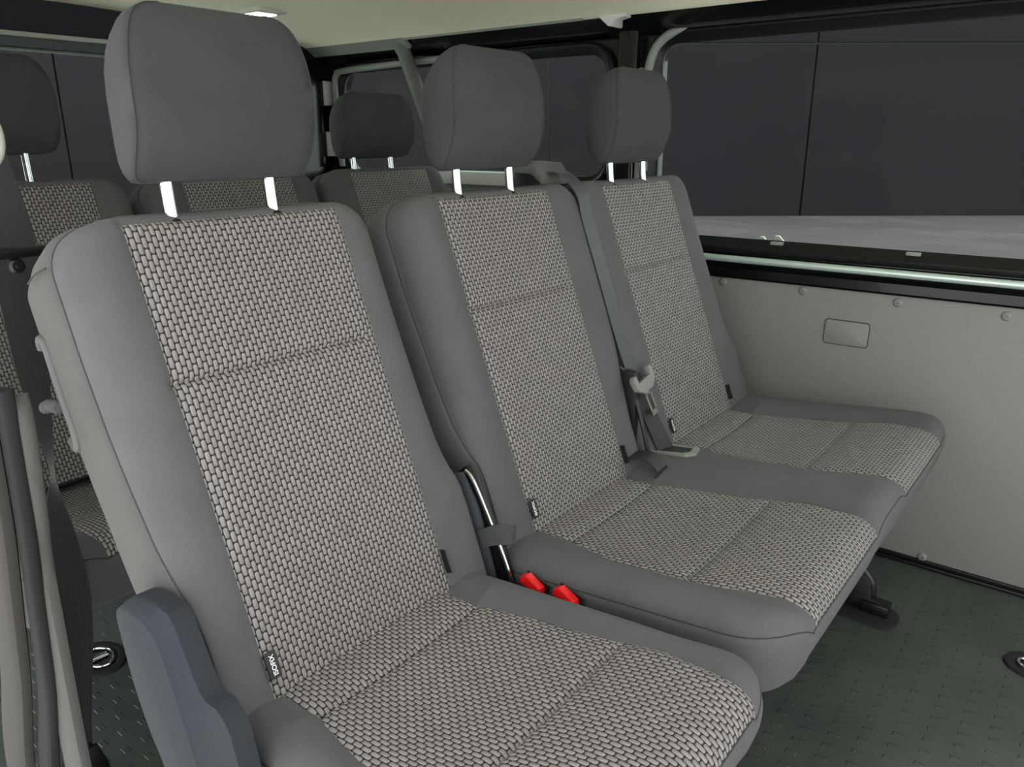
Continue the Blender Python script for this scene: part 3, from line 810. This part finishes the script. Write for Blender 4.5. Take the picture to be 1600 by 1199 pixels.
# grey surround of the rear side window (rear and upper edges)
g = bmesh.new(); tube(g, catmull([(-2.635, 2.226, 1.05), (-2.645, 2.226, 1.25), (-2.65, 2.226, 1.37), (-2.635, 2.226, 1.405), (-2.60, 2.226, 1.418), (-2.3, 2.226, 1.428), (-2.06, 2.226, 1.432)], 8), .0125, 10)
struct('trim_5', g, GREYTRIM, True, 'grey green edging along the rear and top of the rear side window', 'trim')
g = bmesh.new(); tube(g, catmull([(-2.215, 2.175, 1.50), (-2.205, 2.18, 1.47), (-2.15, 2.195, 1.32), (-2.09, 2.20, 1.18), (-2.03, 2.20, 1.03)], 8), [.030]*9+[.026]*24, 14)
struct('trim_6', g, simple('dark grey post plastic', rgb(98, 101, 97), .6), True, 'slanting grey post crossing the rear side window', 'post')
# wall rail from window head to ceiling
g = bmesh.new(); prism(g, [(2.262, 1.45), (2.240, 1.45), (2.205, 1.468), (2.16, 1.50), (2.15, 1.525), (2.262, 1.55)], -2.80, 1.5, 0, .003)
struct('trim_7', g, PAINT, 30, 'black roof rail above the side windows', 'rail')
g = bmesh.new(); prism(g, [(2.175, 1.470), (2.185, 1.478), (2.145, 1.508), (2.13, 1.500)], -2.72, -2.16, 0, .003); tube(g, [(-2.17, 2.138, 1.497), (-1.40, 2.138, 1.497)], .0045, 8)
struct('trim_8', g, GREYTRIM, True, 'grey trim strip along the ceiling edge above the rear side window', 'trim')
g = bmesh.new(); prism(g, [(-1.36, 1.512), (-1.24, 1.512), (-1.255, 1.492), (-1.285, 1.488), (-1.30, 1.470), (-1.31, 1.470)], 2.135, 2.20, 1, .002)
struct('trim_9', g, CEILTRIM, True, 'small pale bracket where the pillar meets the ceiling', 'bracket')
# lower rear side lining and pale block standing in for the bright outdoors
g = bmesh.new(); box(g, (-2.80, 2.225, .0), (-1.62, 2.275, 1.0), .005)
struct('wall_lower_rear', g, PANEL, True, 'grey lining of the side wall beside the rear bench', 'wall')
g = bmesh.new(); box(g, (-2.05, 2.17, 1.0), (-1.70, 2.262, 1.045), .006)  # block added in place of the brightness outside the window
struct('trim_10', g, CEILTRIM, True, 'added pale block standing in for the bright outdoors, seen between headrest posts', 'stand-in')
# rear corner post with two pale patches
g = bmesh.new(); box(g, (-2.86, 2.02, 0), (-2.70, 2.30, 1.56), .02, 3)
struct('trim_11', g, PAINT, True, 'black rear corner post', 'post')
for k, (z0, z1, x1) in enumerate(((1.29, 1.385, -2.682), (1.09, 1.187, -2.648))):
    g = bmesh.new(); prism(g, rrect(-2.79, x1, z0, z1, .012), 2.205, 2.24, 1, .002)
    struct('trim_%d' % (12+k), g, CEILTRIM, True, ('upper' if k == 0 else 'lower')+' pale rounded patch on the black rear corner post', 'patch')

# tailgate
g = bmesh.new(); prism(g, [(-2.86, 1.478), (-2.845, 1.478), (-2.80, 1.60), (-2.86, 1.62)], .2, 2.2, 1, .004)
struct('wall_back_header', g, DARKTRIM, True, 'dark slate lining above the tailgate window', 'wall')
g = bmesh.new(); box(g, (-2.86, .2, 1.464), (-2.832, 2.1, 1.479), .004)
struct('trim_14', g, CEILTRIM, True, 'bright strip above the tailgate window', 'trim')
g = bmesh.new(); box(g, (-2.87, .2, 1.432), (-2.838, 2.1, 1.464), .004)
struct('trim_15', g, simple('slate tailgate frame', rgb(84, 90, 94), .5), True, 'slate grey top frame of the tailgate window', 'trim')
g = bmesh.new(); box(g, (-2.87, .2, 1.424), (-2.842, 2.1, 1.431), .002)
struct('trim_16', g, GREYTRIM, True, 'thin pale edge along the top of the tailgate window', 'trim')
g = bmesh.new(); box(g, (-2.90, .2, 0), (-2.82, 2.1, .93), .02)
struct('wall_back', g, GREYTRIM, True, 'grey lower tailgate behind the rear bench', 'wall')
g = bmesh.new(); box(g, (-2.862, .2, .92), (-2.858, 2.06, 1.435))
w3 = thing('window_3', (-2.86, 1.1, .92), 'tailgate window at the back of the van', 'window', kind='structure')
obj('pane', g, GLASS, w3, False)

# ceiling
g = bmesh.new()
pr = [(.22, 1.50), (.30, 1.535), (.5, 1.556), (.9, 1.572), (1.35, 1.572), (1.7, 1.556), (1.95, 1.535), (2.08, 1.515), (2.145, 1.497), (2.16, 1.50)]
pr = [(p.x, p.y) for p in catmull([(a, b, 0) for a, b in pr], 5)]
loop = pr+[(2.16, 1.66), (.22, 1.66)]
A = [g.verts.new((-2.84, y, z)) for y, z in loop]; B = [g.verts.new((.55, y, z)) for y, z in loop]
for k in range(len(loop)): g.faces.new((A[k], A[(k+1) % len(loop)], B[(k+1) % len(loop)], B[k]))
g.faces.new(A); g.faces.new(B[::-1])
struct('ceiling', g, CEIL, 40, 'beige fabric headliner of the van roof', 'ceiling')
lamp = thing('ceiling_lamp', (-2.385, 1.69, 1.555), 'small lit rectangular lamp in the beige ceiling above the nearest headrest', 'lamp')
obj('lamp_bezel', BX((-2.455, 1.645, 1.547), (-2.30, 1.755, 1.562), .006), CEILTRIM, lamp)
obj('lamp_lens', BX((-2.425, 1.663, 1.543), (-2.335, 1.737, 1.549), .003), LAMP, lamp, label='glowing white lens')

# near door pillar at the lower left
def sweep_strip(path, hw, mat, name, lab, cat):
    """path of (x, y, z, width along x); a rounded bar"""
    g = bmesh.new(); rings = []
    cc = catmull([(p[0], p[1], p[2]) for p in path], 6); ww = [p.x for p in catmull([(p[3], 0, 0) for p in path], 6)]
    for c, w in zip(cc, ww):
        rings.append([g.verts.new((c.x+w*.5*math.copysign(abs(math.cos(a))**.6, math.cos(a)), c.y+hw*math.copysign(abs(math.sin(a))**.6, math.sin(a)), c.z)) for a in [2*math.pi*k/16 for k in range(16)]])
    for A, B in zip(rings, rings[1:]):
        for k in range(16): g.faces.new((A[k], A[(k+1) % 16], B[(k+1) % 16], B[k]))
    g.faces.new(rings[0][::-1]); g.faces.new(rings[-1])
    return struct(name, g, mat, True, lab, cat)
sweep_strip([(-1.096, .362, .836, .012), (-1.098, .362, .815, .04), (-1.104, .362, .76, .05), (-1.118, .362, .66, .05), (-1.128, .362, .60, .045), (-1.143, .362, .50, .07), (-1.147, .362, .38, .07), (-1.15, .362, .24, .07), (-1.15, .362, .0, .08)], .012, TRIMPL, 'trim_17', 'grey plastic pillar trim strip beside the hanging belt', 'trim')
sweep_strip([(-1.088, .345, .848, .02), (-1.092, .345, .83, .03), (-1.108, .345, .665, .03), (-1.128, .345, .535, .03), (-1.16, .345, .36, .04), (-1.225, .345, .18, .05), (-1.25, .345, 0, .05)], .010, RUBBER, 'trim_18', 'ribbed black rubber door seal at the lower left edge', 'seal')
sweep_strip([(-1.12, .328, .86, .04), (-1.13, .328, .80, .05), (-1.15, .328, .65, .06), (-1.18, .328, .52, .06), (-1.23, .328, .36, .08), (-1.30, .328, .18, .09), (-1.33, .328, 0, .09)], .012, BODY, 'trim_19', 'pale metal door pillar edge at the lower left corner', 'pillar')
g = bmesh.new(); prism(g, [(-1.45, .42), (-1.45, 1.54), (-2.84, 1.54), (-2.84, .42)], .24, .27, 1)  # out of view, added to keep light off the rear bench; lower part open
struct('wall_added_shade', g, PANEL, False, 'unseen upper lining of the near side wall, added to shade the rear bench', 'wall')

# ------------------------------------------------------------------ outside: hall floor and panelled wall
YAW = math.radians(38.0)
hd = V((-math.sin(YAW), math.cos(YAW), 0)); rt_ = V((math.cos(YAW), math.sin(YAW), 0))
GZ = -.45; DW = 17.65
def hall(bm, a0, a1, z0, z1, d0, d1, bev=0.):
    M = Matrix(((rt_.x, hd.x, 0, 0), (rt_.y, hd.y, 0, 0), (0, 0, 1, 0), (0, 0, 0, 1)))
    box(bm, (a0, d0, z0), (a1, d1, z1), bev, 1, M)
g = bmesh.new()
js = [-24.9, -20.0, -14.8, -9.62, -4.4, .80, 6.40, 12.0, 17.2, 22.4]
for a0, a1 in zip(js, js[1:]):
    for z0, z1 in ((GZ, 3.09), (3.09, 4.5)):
        hall(g, a0+.022, a1-.022, z0+(0 if z0 == GZ else .022), z1-.022, DW, DW+.1)
bw = struct('wall_exterior', g, BACK, False, 'dark purple grey panelled hall wall outside the windows', 'wall')
g = bmesh.new(); hall(g, js[0], js[-1], GZ, 4.5, DW+.07, DW+.2)
obj('joint_backing', g, METAL, bw, False)
g = bmesh.new(); box(g, (-40, -30, GZ-.1), (40, .9, GZ))  # unseen ground, made pale to bounce light up to the ceiling
struct('ground_bounce', g, simple('pale bounce concrete', rgb(222, 221, 217), .9, grain=.05, gs=20), False, 'pale bounce concrete on the door side, unseen, added to light the ceiling', 'ground')
g = bmesh.new(); box(g, (-40, .9, GZ-.1), (40, 40, GZ))
struct('ground', g, GROUND, False, 'grey tiled hall floor outside the van', 'ground')

# ------------------------------------------------------------------ light
w = bpy.data.worlds.new('sky'); SC.world = w; w.use_nodes = True
nt = w.node_tree; nt.nodes.clear()
tc = nt.nodes.new('ShaderNodeTexCoord'); sp = nt.nodes.new('ShaderNodeSeparateXYZ'); nt.links.new(tc.outputs['Generated'], sp.inputs[0])
mr = nt.nodes.new('ShaderNodeMapRange'); nt.links.new(sp.outputs[2], mr.inputs[0]); mr.inputs[1].default_value = -.1; mr.inputs[2].default_value = .6; mr.inputs[3].default_value = 1.5; mr.inputs[4].default_value = 1.7
bg = nt.nodes.new('ShaderNodeBackground'); bg.inputs[0].default_value = (.98, .99, 1.0, 1); nt.links.new(mr.outputs[0], bg.inputs[1])
ow = nt.nodes.new('ShaderNodeOutputWorld'); nt.links.new(bg.outputs[0], ow.inputs[0])

bounce_sun = bpy.data.lights.new('bounce_sun', 'SUN'); bounce_sun.energy = 4.0; bounce_sun.angle = math.radians(4); bounce_sun.color = (1, .99, .97)
so = bpy.data.objects.new('bounce_sun', bounce_sun); COL.objects.link(so)
so.rotation_euler = (math.radians(-4), math.radians(3), 0)         # almost overhead, added so the pale ground bounces light inside

# ------------------------------------------------------------------ camera
cam = bpy.data.cameras.new('camera'); co = bpy.data.objects.new('camera', cam); COL.objects.link(co)
cam.sensor_width = 36; cam.lens = 1218/1600*36; cam.clip_start = .02; cam.clip_end = 200
p = math.radians(17.3); rl = math.radians(-.1)
F = hd*math.cos(p)+V((0, 0, -math.sin(p))); R = rt_.copy(); U = R.cross(F)
R, U = R*math.cos(rl)+U*math.sin(rl), U*math.cos(rl)-R*math.sin(rl)
co.matrix_world = Matrix(((R.x, U.x, -F.x, 0), (R.y, U.y, -F.y, 0), (R.z, U.z, -F.z, 1.15), (0, 0, 0, 1)))
SC.camera = co
vs = SC.view_settings
SC.display_settings.display_device = 'sRGB'
vs.view_transform = 'Standard'; vs.look = 'None'; vs.exposure = .48; vs.gamma = 1.; vs.use_curve_mapping = False
SC.cycles.use_denoising = True
SC.cycles.max_bounces = 8; SC.cycles.diffuse_bounces = 4; SC.cycles.transparent_max_bounces = 12
